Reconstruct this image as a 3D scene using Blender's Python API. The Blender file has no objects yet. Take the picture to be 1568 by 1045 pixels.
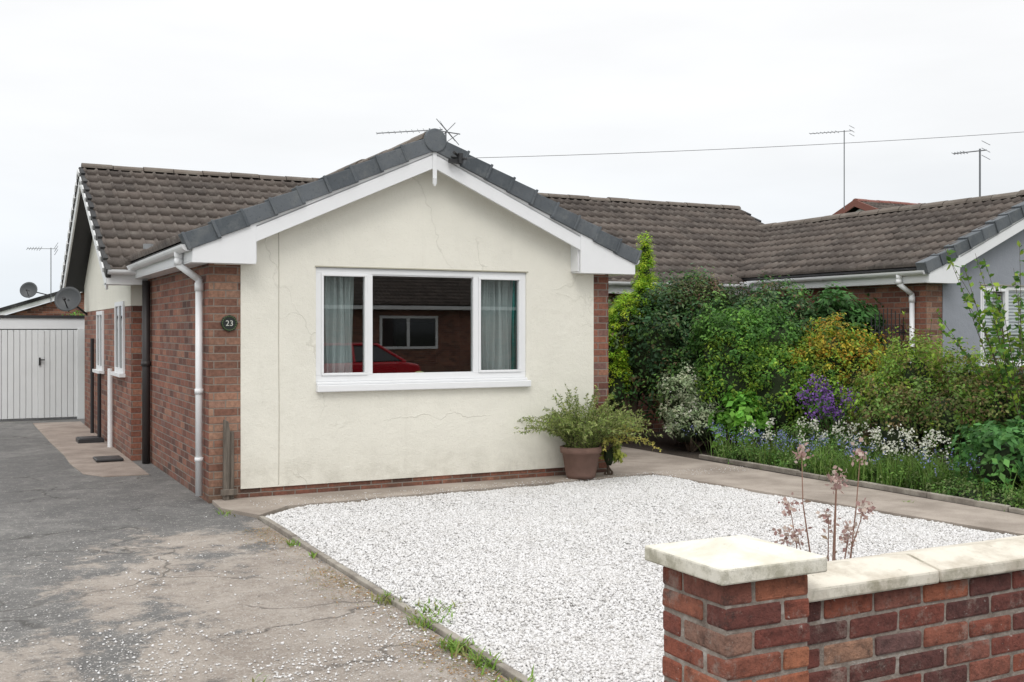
import bpy, math, random
import numpy as np
from mathutils import Vector
rng=np.random.default_rng(11); random.seed(11)
scene=bpy.context.scene
scene.view_settings.view_transform='Standard'; scene.view_settings.look='None'; scene.view_settings.exposure=0

# ---------------------------------------------------------------- helpers
def link(o,parent=None):
    scene.collection.objects.link(o)
    if parent is not None: o.parent=parent
    return o
def root(name):
    e=bpy.data.objects.new(name,None); e.empty_display_size=.2
    return link(e)
def np_mesh(name,V,F,mat,parent=None,tint=None,col=None,smooth=False):
    V=np.asarray(V,dtype=np.float32); F=np.asarray(F,dtype=np.int32); k=F.shape[1]
    me=bpy.data.meshes.new(name)
    me.vertices.add(len(V)); me.vertices.foreach_set('co',V.ravel())
    me.loops.add(F.size); me.loops.foreach_set('vertex_index',F.ravel())
    me.polygons.add(len(F)); me.polygons.foreach_set('loop_start',np.arange(0,F.size,k,dtype=np.int32))
    me.update(calc_edges=True)
    if tint is not None:
        a=me.attributes.new('tint','FLOAT','FACE'); a.data.foreach_set('value',np.asarray(tint,dtype=np.float32))
    if col is not None:
        a=me.attributes.new('Col','FLOAT_COLOR','FACE')
        c=np.ones((len(F),4),dtype=np.float32); c[:,:3]=col
        a.data.foreach_set('color',c.ravel())
    if smooth: me.polygons.foreach_set('use_smooth',np.ones(len(F),dtype=bool))
    me.materials.append(mat)
    return link(bpy.data.objects.new(name,me),parent)
class MB:
    def __init__(s): s.v=[]; s.f=[]; s.t=[]
    def box(s,x0,x1,y0,y1,z0,z1,t=None):
        b=len(s.v)
        s.v+=[(x0,y0,z0),(x1,y0,z0),(x1,y1,z0),(x0,y1,z0),(x0,y0,z1),(x1,y0,z1),(x1,y1,z1),(x0,y1,z1)]
        s.f+=[tuple(b+i for i in q) for q in [(0,3,2,1),(4,5,6,7),(0,1,5,4),(1,2,6,5),(2,3,7,6),(3,0,4,7)]]
        s.t+=[t if t is not None else random.random()]*6; return s
    def ext(s,pts,vec):
        b=len(s.v); n=len(pts); vec=Vector(vec)
        s.v+=[tuple(p) for p in pts]+[tuple(Vector(p)+vec) for p in pts]
        s.f.append(tuple(b+i for i in range(n))); s.f.append(tuple(b+n+i for i in reversed(range(n))))
        for i in range(n):
            j=(i+1)%n; s.f.append((b+i,b+n+i,b+n+j,b+j))
        s.t+=[random.random()]*(n+2); return s
    def cyl(s,p0,p1,r0,r1=None,n=8,caps=True):
        if r1 is None: r1=r0
        p0=Vector(p0);p1=Vector(p1);d=(p1-p0)
        if d.length<1e-6: return s
        d.normalize(); a=d.orthogonal().normalized(); c=d.cross(a); b=len(s.v)
        for p,r in((p0,r0),(p1,r1)):
            for i in range(n):
                th=2*math.pi*i/n; s.v.append(tuple(p+(a*math.cos(th)+c*math.sin(th))*r))
        k=0
        for i in range(n):
            j=(i+1)%n; s.f.append((b+i,b+j,b+n+j,b+n+i)); k+=1
        if caps:
            s.f.append(tuple(b+i for i in reversed(range(n)))); s.f.append(tuple(b+n+i for i in range(n))); k+=2
        s.t+=[random.random()]*k; return s
    def tube(s,pts,r,n=10):
        for i in range(len(pts)-1):
            d=(Vector(pts[i+1])-Vector(pts[i])).normalized()*r*.25
            s.cyl(Vector(pts[i])-d,Vector(pts[i+1])+d,r,r,n)
        return s
    def lathe(s,c,prof,n=24):
        b=len(s.v)
        for (r,z) in prof:
            for i in range(n):
                th=2*math.pi*i/n; s.v.append((c[0]+r*math.cos(th),c[1]+r*math.sin(th),c[2]+z))
        for k in range(len(prof)-1):
            for i in range(n):
                j=(i+1)%n; s.f.append((b+k*n+i,b+k*n+j,b+(k+1)*n+j,b+(k+1)*n+i)); s.t.append(0)
        return s
    def obj(s,name,mat,parent=None,bevel=0,smooth=False):
        me=bpy.data.meshes.new(name); me.from_pydata(s.v,[],s.f); me.update()
        a=me.attributes.new('tint','FLOAT','FACE'); a.data.foreach_set('value',s.t)
        me.materials.append(mat)
        o=link(bpy.data.objects.new(name,me),parent)
        if smooth:
            for p in me.polygons: p.use_smooth=len(p.vertices)==4
        if bevel:
            m=o.modifiers.new('b','BEVEL'); m.width=bevel; m.segments=2; m.limit_method='ANGLE'
        return o
def box(name,x0,x1,y0,y1,z0,z1,mat,parent=None,bevel=0):
    return MB().box(x0,x1,y0,y1,z0,z1).obj(name,mat,parent,bevel)

# ---------------------------------------------------------------- materials
class G:
    def __init__(s,name,rough=.8):
        s.mat=bpy.data.materials.new(name); s.mat.use_nodes=True; s.nt=s.mat.node_tree
        s.b=s.nt.nodes['Principled BSDF']; s.b.inputs['Roughness'].default_value=rough
        s.out=s.nt.nodes['Material Output']
    def n(s,t,**kw):
        nd=s.nt.nodes.new(t)
        for k,v in kw.items(): setattr(nd,k,v)
        return nd
    def L(s,a,b): s.nt.links.new(a,b)
    def put(s,sock,v):
        if isinstance(v,bpy.types.NodeSocket): s.L(v,sock)
        elif isinstance(v,(tuple,list)) and len(v)==3 and sock.type=='RGBA': sock.default_value=(*v,1)
        else: sock.default_value=v
    def m(s,op,a,b=None,c=None,clamp=False):
        nd=s.n('ShaderNodeMath',operation=op); nd.use_clamp=clamp
        s.put(nd.inputs[0],a)
        if b is not None: s.put(nd.inputs[1],b)
        if c is not None: s.put(nd.inputs[2],c)
        return nd.outputs[0]
    def xyz(s):
        tc=s.n('ShaderNodeTexCoord'); sp=s.n('ShaderNodeSeparateXYZ'); s.L(tc.outputs['Object'],sp.inputs[0])
        s.co=tc.outputs['Object']; return sp.outputs
    def noise(s,scale,detail=4,rough=.55,vec=None,dist=0):
        nd=s.n('ShaderNodeTexNoise'); nd.inputs['Scale'].default_value=scale; nd.inputs['Detail'].default_value=detail
        nd.inputs['Roughness'].default_value=rough; nd.inputs['Distortion'].default_value=dist
        if vec is None:
            if not hasattr(s,'co'): s.xyz()
            vec=s.co
        s.L(vec,nd.inputs['Vector']); return nd.outputs['Fac']
    def rng(s,v,a,b,c=0,d=1,smooth=True):
        nd=s.n('ShaderNodeMapRange'); nd.interpolation_type='SMOOTHSTEP' if smooth else 'LINEAR'
        s.put(nd.inputs['Value'],v)
        for k,x in zip(('From Min','From Max','To Min','To Max'),(a,b,c,d)): nd.inputs[k].default_value=x
        return nd.outputs['Result']
    def mix(s,f,a,b,mode='MIX'):
        nd=s.n('ShaderNodeMix',data_type='RGBA'); nd.blend_type=mode
        s.put(nd.inputs[0],f); s.put(nd.inputs[6],a); s.put(nd.inputs[7],b); return nd.outputs[2]
    def ramp(s,v,stops):
        nd=s.n('ShaderNodeValToRGB'); s.L(v,nd.inputs[0]); e=nd.color_ramp.elements
        while len(e)<len(stops): e.new(.5)
        for el,(p,c) in zip(e,stops): el.position=p; el.color=(*c,1)
        return nd.outputs[0]
    def bump(s,h,strength=.3,dist=.01):
        nd=s.n('ShaderNodeBump'); nd.inputs['Strength'].default_value=strength; nd.inputs['Distance'].default_value=dist
        s.L(h,nd.inputs['Height']); s.L(nd.outputs[0],s.b.inputs['Normal'])
    def col(s,c): s.put(s.b.inputs['Base Color'],c)
    def attr(s,name,o='Fac'):
        nd=s.n('ShaderNodeAttribute',attribute_name=name); return nd.outputs[o]

def plain(name,c,rough=.6,var=.12,scale=8,bump=0,metal=0):
    g=G(name,rough); f=g.noise(scale,5)
    g.col(g.mix(f,tuple(x*(1-var) for x in c),tuple(min(1,x*(1+var)) for x in c)))
    if bump: g.bump(g.noise(scale*12,3),bump,.004)
    g.b.inputs['Metallic'].default_value=metal
    return g.mat

BR=[(0,(.11,.05,.038)),(.2,(.19,.075,.052)),(.45,(.25,.10,.067)),(.7,(.30,.125,.082)),(.88,(.33,.165,.108)),(1,(.19,.10,.088))]
def brickmat(name,ramp=BR,mortar=(.27,.235,.20),gain=1):
    g=G(name,.88); x,y,z=g.xyz()
    ge=g.n('ShaderNodeNewGeometry'); sn=g.n('ShaderNodeSeparateXYZ'); g.L(ge.outputs['True Normal'],sn.inputs[0])
    mk=g.m('GREATER_THAN',g.m('ABSOLUTE',sn.outputs[0]),.5)
    u=g.m('ADD',g.m('MULTIPLY',x,g.m('SUBTRACT',1,mk)),g.m('MULTIPLY',g.m('ADD',y,.06),mk))
    wob=g.m('MULTIPLY',g.m('SUBTRACT',g.noise(14,2),.5),.008)
    u=g.m('ADD',u,wob); z2=g.m('ADD',z,wob)
    zr=g.m('DIVIDE',z2,.075); row=g.m('FLOOR',zr)
    cu=g.m('ADD',g.m('DIVIDE',u,.225),g.m('MULTIPLY',g.m('FLOORED_MODULO',row,2),.5)); colm=g.m('FLOOR',cu)
    fx=g.m('SUBTRACT',cu,colm); fz=g.m('SUBTRACT',zr,row)
    dx=g.m('MULTIPLY',g.m('MINIMUM',fx,g.m('SUBTRACT',1,fx)),.225)
    dz=g.m('MULTIPLY',g.m('MINIMUM',fz,g.m('SUBTRACT',1,fz)),.075)
    mask=g.rng(g.m('MINIMUM',dx,dz),.0035,.0075)
    cb=g.n('ShaderNodeCombineXYZ'); g.L(colm,cb.inputs[0]); g.L(row,cb.inputs[1]); g.L(mk,cb.inputs[2])
    wn=g.n('ShaderNodeTexWhiteNoise',noise_dimensions='3D'); g.L(cb.outputs[0],wn.inputs['Vector'])
    c=g.ramp(wn.outputs['Value'],ramp)
    c=g.mix(1,c,g.ramp(g.noise(30,4),[(.25,(.62*gain,)*3),(.75,(1.25*gain,)*3)]),'MULTIPLY')
    c=g.mix(1,c,g.ramp(g.noise(1.3,4),[(.3,(.75,.75,.75)),(.7,(1.15,1.12,1.1))]),'MULTIPLY')
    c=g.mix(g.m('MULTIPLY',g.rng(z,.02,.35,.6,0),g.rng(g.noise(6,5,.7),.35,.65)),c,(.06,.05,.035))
    c=g.mix(g.rng(g.noise(4,6,.8),.58,.75,0,.35),c,(.36,.30,.25))
    mo=g.mix(g.noise(20,3),tuple(k*.6 for k in mortar),mortar)
    g.col(g.mix(mask,mo,c))
    g.bump(g.m('ADD',g.m('MULTIPLY',mask,1),g.m('MULTIPLY',g.noise(120,3),.5)),.6,.006)
    return g.mat
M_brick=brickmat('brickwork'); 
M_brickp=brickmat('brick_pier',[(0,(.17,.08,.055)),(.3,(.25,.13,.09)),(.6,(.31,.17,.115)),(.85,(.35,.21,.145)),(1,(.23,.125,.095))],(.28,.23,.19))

def rendermat(name,c,dark):
    g=G(name,.85); x,y,z=g.xyz()
    f=g.noise(1.1,6,.6)
    cc=g.mix(g.rng(f,.3,.7),tuple(k*.93 for k in c),c)
    mp=g.n('ShaderNodeMapping'); mp.inputs['Scale'].default_value=(6,6,.5); g.L(g.co,mp.inputs[0])
    st=g.noise(1.5,5,.6,mp.outputs[0])
    cc=g.mix(g.rng(st,.55,.9,0,.16),cc,dark)
    low=g.m('MULTIPLY',g.rng(z,.1,.6,1,0),g.rng(g.noise(5,5,.7),.35,.75))
    cc=g.mix(g.m('MULTIPLY',low,.42),cc,dark)
    cc=g.mix(g.m('MULTIPLY',g.rng(g.noise(38,4,.8),.60,.72),.20),cc,dark)
    nz=g.n('ShaderNodeTexNoise'); nz.inputs['Scale'].default_value=2.5; nz.inputs['Detail'].default_value=5; g.L(g.co,nz.inputs['Vector'])
    va=g.n('ShaderNodeVectorMath',operation='MULTIPLY_ADD'); g.L(nz.outputs['Color'],va.inputs[0]); va.inputs[1].default_value=(.5,.5,.5); g.L(g.co,va.inputs[2])
    vo=g.n('ShaderNodeTexVoronoi',feature='DISTANCE_TO_EDGE'); vo.inputs['Scale'].default_value=.6; g.L(va.outputs[0],vo.inputs['Vector'])
    cr=g.m('MULTIPLY',g.rng(vo.outputs['Distance'],.001,.006,1,0),g.rng(g.noise(.9,2),.46,.58))
    cc=g.mix(g.m('MULTIPLY',cr,.22),cc,dark)
    g.col(cc)
    g.bump(g.m('ADD',g.m('ADD',g.noise(70,5,.7),g.m('MULTIPLY',g.noise(9,3),1.6)),g.m('MULTIPLY',cr,.5)),.6,.009)
    return g.mat
M_cream=rendermat('cream_render',(.82,.80,.71),(.42,.40,.33))
M_grey=rendermat('grey_render',(.30,.32,.36),(.2,.2,.22))
M_white=plain('white_upvc',(.80,.81,.82),.35,.03)
M_paint=plain('white_board',(.76,.77,.77),.5,.08,3)
M_black=plain('black_metal',(.02,.02,.022),.5)
M_dark=plain('dark_plastic',(.03,.03,.032),.45)
M_brown=plain('brown_pipe',(.035,.03,.03),.5)
M_alu=plain('aluminium',(.18,.19,.20),.45,metal=.5)
M_dish=plain('dish_grey',(.06,.065,.07),.5)
M_terra=plain('terracotta',(.20,.12,.095),.85,.3,10,.3)
M_room=plain('room_wall',(.15,.12,.10),.9)
M_carpet=plain('room_floor',(.07,.055,.045),.9)
M_sofa=plain('room_furniture',(.06,.03,.025),.8)
M_teal=plain('teal_curtain',(.02,.26,.24),.8)
def woodmat(name,c):
    g=G(name,.85); g.xyz(); mp=g.n('ShaderNodeMapping'); mp.inputs['Scale'].default_value=(14,14,1.2); g.L(g.co,mp.inputs[0])
    f=g.noise(3,6,.7,mp.outputs[0]); g.col(g.mix(g.rng(f,.3,.7),tuple(k*.45 for k in c),c)); g.bump(f,.6,.01); return g.mat
M_wood=woodmat('weathered_wood',(.19,.16,.13)); M_fence=woodmat('fence_wood',(.13,.10,.075))
def curtainmat():
    g=G('curtain_fabric',.9); f=g.noise(6,3); c=g.mix(f,(.50,.58,.59),(.66,.71,.71)); g.col(c)
    t=g.n('ShaderNodeBsdfTranslucent'); g.L(c,t.inputs[0]); mx=g.n('ShaderNodeMixShader'); mx.inputs[0].default_value=.2
    g.L(g.b.outputs[0],mx.inputs[1]); g.L(t.outputs[0],mx.inputs[2]); g.L(mx.outputs[0],g.out.inputs[0]); return g.mat
M_curt=curtainmat()
def glassmat():
    g=G('window_glass'); tr=g.n('ShaderNodeBsdfTransparent'); tr.inputs[0].default_value=(.76,.80,.79,1)
    gl=g.n('ShaderNodeBsdfGlossy'); gl.inputs['Roughness'].default_value=.008; gl.inputs[0].default_value=(1,1,1,1)
    ge=g.n('ShaderNodeNewGeometry'); dt=g.n('ShaderNodeVectorMath',operation='DOT_PRODUCT'); g.L(ge.outputs['Incoming'],dt.inputs[0]); g.L(ge.outputs['Normal'],dt.inputs[1])
    c=g.m('ABSOLUTE',dt.outputs['Value']); f=g.m('ADD',.17,g.m('MULTIPLY',g.m('POWER',g.m('SUBTRACT',1,c),4),.8),clamp=True)
    mx=g.n('ShaderNodeMixShader'); g.L(f,mx.inputs[0]); g.L(tr.outputs[0],mx.inputs[1]); g.L(gl.outputs[0],mx.inputs[2])
    g.L(mx.outputs[0],g.out.inputs[0]); return g.mat
M_glass=glassmat()
g=G('dark_glass',.05); g.col((.02,.022,.025)); g.b.inputs['Specular IOR Level'].default_value=.8; M_dglass=g.mat
def tilemat(name,a,b,moss):
    g=G(name,.9); g.xyz(); t=g.attr('tint')
    c=g.mix(t,a,b)
    c=g.mix(g.rng(g.noise(1.1,5,.6),.4,.65,0,.45),c,tuple(k*.6 for k in a))
    c=g.mix(g.rng(g.noise(6,6,.7),.45,.75,0,.7),c,moss)
    c=g.mix(g.rng(g.noise(45,3,.7),.55,.75,0,.5),c,tuple(k*.35 for k in a))
    g.col(c); g.bump(g.noise(90,4,.7),.5,.006); return g.mat
M_tile=tilemat('roof_tiles',(.078,.064,.056),(.135,.11,.094),(.19,.17,.148))
M_ridge=tilemat('ridge_tiles',(.13,.108,.09),(.18,.15,.125),(.22,.20,.17))
M_verge=tilemat('verge_tiles',(.085,.098,.11),(.14,.155,.17),(.18,.19,.19))
M_dverge=tilemat('verge_tiles_dark',(.03,.03,.032),(.06,.06,.06),(.10,.10,.09))
def leafmat():
    g=G('leaves',.55); c=g.attr('Col','Color'); g.col(c); g.b.inputs['Specular IOR Level'].default_value=.25
    t=g.n('ShaderNodeBsdfTranslucent'); g.L(c,t.inputs[0]); mx=g.n('ShaderNodeMixShader'); mx.inputs[0].default_value=.38
    g.L(g.b.outputs[0],mx.inputs[1]); g.L(t.outputs[0],mx.inputs[2]); g.L(mx.outputs[0],g.out.inputs[0]); return g.mat
M_leaf=leafmat()
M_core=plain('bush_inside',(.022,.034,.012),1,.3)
M_bark=plain('stems',(.09,.065,.045),.9,.3,20)
def concmat(name,c,d,s=1.2,bump=.4):
    g=G(name,.9); f=g.noise(s,7,.65); c1=g.mix(g.rng(f,.32,.68),d,c)
    c1=g.mix(g.rng(g.noise(60,3,.8),.5,.78,0,.45),c1,tuple(k*.35 for k in c))
    c1=g.mix(g.rng(g.noise(110,2,.8),.62,.72,0,.6),c1,(.6,.57,.53))
    g.col(c1); g.bump(g.noise(80,5,.7),bump,.006); return g.mat
M_path=concmat('concrete_path',(.40,.345,.295),(.25,.21,.175),1.6)
M_slab=concmat('concrete_slab',(.36,.30,.255),(.235,.19,.16),2.2)
M_kerb=concmat('concrete_edging',(.36,.33,.28),(.19,.165,.14),4)
def capmat(name,c,d):
    g=G(name,.9); x,y,z=g.xyz(); c1=g.mix(g.rng(g.noise(5,6,.65),.35,.6),d,c)
    c1=g.mix(g.rng(g.noise(26,5,.8),.60,.74,0,.55),c1,(.20,.19,.14))
    ge=g.n('ShaderNodeNewGeometry'); sn=g.n('ShaderNodeSeparateXYZ'); g.L(ge.outputs['True Normal'],sn.inputs[0])
    sd_=g.m('LESS_THAN',sn.outputs[2],.5)
    c1=g.mix(g.m('MULTIPLY',sd_,g.rng(g.noise(13,6,.75),.42,.62,0,.6)),c1,(.25,.235,.16))
    g.col(c1); g.bump(g.m('ADD',g.noise(120,4,.7),g.noise(14,4)),.3,.006); return g.mat
M_cap=capmat('cap_concrete',(.78,.75,.66),(.62,.59,.49))
M_cop=capmat('coping_concrete',(.68,.64,.55),(.48,.43,.35))
M_soil=concmat('bed_soil',(.05,.035,.025),(.025,.018,.013),3)
M_pave=concmat('pavement_tarmac',(.16,.155,.15),(.10,.10,.10),1)
M_road=concmat('road_asphalt',(.07,.07,.072),(.045,.045,.047),.8)

def drivemat():
    g=G('driveway_surface',.92); x,y,z=g.xyz()
    big=g.noise(.8,5,.62,dist=.6); med=g.noise(2.6,7,.75,dist=.3); fine=g.noise(38,5,.8); vf=g.noise(130,3,.8); mid=g.noise(9,6,.8)
    asp=g.ramp(med,[(.3,(.15,.147,.142)),(.5,(.205,.20,.192)),(.70,(.32,.31,.29))])
    con=g.ramp(med,[(.3,(.28,.235,.20)),(.5,(.41,.355,.305)),(.7,(.53,.475,.42))])
    e=g.m('ADD',g.m('MULTIPLY',g.m('SUBTRACT',x,1.0),.55),g.m('MULTIPLY',g.m('SUBTRACT',7.8,y),.16))
    e=g.m('ADD',e,g.m('MULTIPLY',g.m('SUBTRACT',big,.5),3.0)); e=g.m('ADD',e,g.m('MULTIPLY',g.m('SUBTRACT',med,.5),2.2))
    e=g.m('ADD',e,g.m('MULTIPLY',g.m('SUBTRACT',mid,.5),1.2))
    e=g.m('SUBTRACT',e,g.m('MULTIPLY',g.rng(y,9.2,10.2),1.4))
    mk=g.rng(e,-.15,.25)
    c=g.mix(mk,asp,con)
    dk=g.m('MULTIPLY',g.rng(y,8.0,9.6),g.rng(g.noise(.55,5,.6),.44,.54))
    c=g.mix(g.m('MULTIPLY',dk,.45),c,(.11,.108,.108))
    # dusty wear
    c=g.mix(g.m('MULTIPLY',g.rng(mid,.5,.72),.4),c,(.40,.375,.34))
    c=g.mix(g.rng(fine,.50,.70,0,.75),c,g.mix(.65,c,(.02,.018,.016)))
    c=g.mix(g.rng(vf,.55,.70,0,.35),c,(.03,.028,.026))
    vo=g.n('ShaderNodeTexVoronoi'); vo.inputs['Scale'].default_value=62; g.L(g.co,vo.inputs['Vector'])
    sp=g.m('MULTIPLY',g.rng(vo.outputs['Distance'],.24,.42,1,0),g.m('GREATER_THAN',g.noise(17,4,.75),g.rng(y,3,14,.44,.60,False)))
    c=g.mix(g.m('MULTIPLY',sp,.75),c,(.58,.55,.51))
    nz=g.n('ShaderNodeTexNoise'); nz.inputs['Scale'].default_value=2; nz.inputs['Detail'].default_value=6; g.L(g.co,nz.inputs['Vector'])
    va=g.n('ShaderNodeVectorMath',operation='MULTIPLY_ADD'); g.L(nz.outputs['Color'],va.inputs[0]); va.inputs[1].default_value=(.6,.6,.6); g.L(g.co,va.inputs[2])
    v2=g.n('ShaderNodeTexVoronoi',feature='DISTANCE_TO_EDGE'); v2.inputs['Scale'].default_value=.7; g.L(va.outputs[0],v2.inputs['Vector'])
    ck=g.m('MULTIPLY',g.rng(v2.outputs['Distance'],.002,.012,1,0),g.rng(g.noise(.7,2),.42,.56))
    c=g.mix(g.m('MULTIPLY',ck,.6),c,(.05,.045,.038))
    g.col(c)
    g.bump(g.m('ADD',g.m('MULTIPLY',fine,1.2),g.m('ADD',vf,g.m('MULTIPLY',mk,-.4))),.9,.012); return g.mat
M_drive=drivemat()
g=G('gravel_bed',.95); g.col(g.ramp(g.noise(90,3,.8),[(.3,(.46,.45,.44)),(.5,(.66,.65,.64)),(.75,(.78,.77,.76))])); g.bump(g.noise(90,3),.8,.015); M_gbed=g.mat
g=G('gravel_stone',.85); t=g.attr('tint'); c=g.ramp(t,[(0,(.44,.42,.40)),(.10,(.64,.63,.61)),(.6,(.73,.72,.715)),(1,(.79,.785,.78))])
c=g.mix(g.rng(g.noise(1.3,6,.7),.48,.75,0,.3),c,(.54,.51,.47)); g.col(c); M_stone=g.mat
g=G('ground_grass',1); g.col(g.mix(g.noise(.5,6),(.04,.06,.02),(.09,.10,.04))); M_ground=g.mat
g=G('wall_brick',.88); t=g.attr('tint')
c=g.ramp(t,[(0,(.10,.042,.038)),(.18,(.20,.06,.045)),(.4,(.31,.095,.055)),(.62,(.42,.16,.085)),(.8,(.29,.10,.065)),(.92,(.16,.085,.08)),(1,(.44,.25,.16))])
c=g.mix(1,c,g.ramp(g.noise(22,5,.7),[(.3,(.45,.42,.42)),(.5,(1,1,1)),(.75,(1.35,1.3,1.25))]),'MULTIPLY')
c=g.mix(g.rng(g.noise(9,6,.75),.53,.70,0,.7),c,(.34,.27,.23)); c=g.mix(g.rng(g.noise(6,6,.8),.56,.70,0,.75),c,(.05,.035,.03))
c=g.mix(g.rng(g.noise(30,4,.8),.63,.72,0,.8),c,(.50,.46,.42)); g.col(c)
g.bump(g.m('ADD',g.noise(70,5,.75),g.m('MULTIPLY',g.noise(16,3),1.5)),1.0,.012); M_wbrick=g.mat
g=G('mortar',.95); g.col(g.ramp(g.noise(12,5,.75),[(.3,(.14,.11,.09)),(.55,(.29,.25,.215)),(.75,(.46,.44,.41))])); g.bump(g.noise(90,4),.8,.008); M_mort=g.mat

# ---------------------------------------------------------------- roof pieces
def tiled_slope(name,O,S,T,width,length,mat,parent,course=.30):
    O=Vector(O);S=Vector(S).normalized();T=Vector(T).normalized();Nn=T.cross(S).normalized()
    if Nn.z<0: Nn=-Nn
    per=.165; offs=[0,.09,.18,.27,.36]
    ss=[];hh=[]
    k=0
    while k*per<width:
        for o in offs:
            s_=k*per+o*per
            if s_>width: break
            ss.append(s_); hh.append(.030*math.sin(math.pi*o/.36))
        k+=1
    ss.append(width);hh.append(0)
    ss=np.array(ss);hh=np.array(hh);n=len(ss); nc=int(math.ceil(length/course))
    V=[];F=[];T_=[]
    O=np.array(O);Sv=np.array(S);Tv=np.array(T);Nv=np.array(Nn)
    base=0; tiles=rng.random((nc,int(width/.33)+2))
    for i in range(nc):
        t0=i*course;t1=min(length,(i+1)*course)
        jit=rng.normal(0,.005,int(width/.33)+2)
        idx=(ss/.33).astype(int)
        for tt,hb in((t0,0.0),(t1,.036),(t1,-.004)):
            j=jit[idx] if hb>0 else 0
            P=O+np.outer(ss,Sv)+Tv*(tt)+np.outer(hh+hb+j,Nv) if hb>=0 else O+np.outer(ss,Sv)+Tv*tt+np.outer(hh*0+hb,Nv)
            V.append(P)
        for r in range(2):
            for q in range(n-1):
                a=base+r*n+q; F.append((a,a+1,a+n+1,a+n)); T_.append(tiles[i][int(ss[q]/.33)])
        base+=3*n
    o=np_mesh(name,np.vstack(V),F,mat,parent,tint=T_)
    q=[O-Nv*.02,O+Sv*width-Nv*.02,O+Sv*width+Tv*length-Nv*.02,O+Tv*length-Nv*.02]
    MB().ext([tuple(p) for p in q],tuple(-Nv*.03)).obj(name+'_deck',M_dark,parent)
    return o
def ridge(name,p0,p1,r,mat,parent,seg=.45):
    p0=Vector(p0);p1=Vector(p1);d=(p1-p0);Lh=d.length;d.normalize();side=d.cross(Vector((0,0,1)));mb=MB();n=int(Lh/seg)+1
    for i in range(n):
        a=p0+d*(i*Lh/n);b=p0+d*((i+1)*Lh/n-.012); base=len(mb.v); K=8
        dz=random.uniform(-.010,.010)
        for p,rr in((a,r*1.03),(b,r)):
            for k in range(K+1):
                th=math.pi*k/K; mb.v.append(tuple(p+side*math.cos(th)*rr+Vector((0,0,math.sin(th)*rr*.7+dz-.01))))
        for k in range(K): mb.f.append((base+k,base+k+1,base+K+2+k,base+K+1+k)); mb.t.append(random.random())
        mb.f.append(tuple(base+k for k in range(K+1))); mb.t.append(.2)
        mb.f.append(tuple(base+K+1+k for k in range(K+1))); mb.t.append(.2)
    return mb.obj(name,mat,parent)
def gutter(name,p0,p1,r,mat,parent):
    p0=Vector(p0);p1=Vector(p1);d=(p1-p0).normalized();side=d.cross(Vector((0,0,1)));mb=MB();K=8
    def arc(rr,a,b_):
        b=len(mb.v)
        for p in(a,b_):
            for k in range(K+1):
                th=math.pi+math.pi*k/K; mb.v.append(tuple(p+side*math.cos(th)*rr+Vector((0,0,math.sin(th)*rr))))
        for k in range(K): mb.f.append((b+k,b+k+1,b+K+2+k,b+K+1+k)); mb.t.append(0)
    arc(r,p0,p1);arc(r-.006,p0,p1)
    for p in(p0,p1): mb.ext([tuple(p+side*math.cos(math.pi+math.pi*k/K)*r+Vector((0,0,math.sin(math.pi+math.pi*k/K)*r))) for k in range(K+1)],tuple(d*.006))
    n=int((p1-p0).length/1.0)
    for i in range(1,n+1):
        p=p0+d*i*.95; arc(r+.007,p-d*.02,p+d*.02)
    return mb.obj(name,mat,parent)

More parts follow.
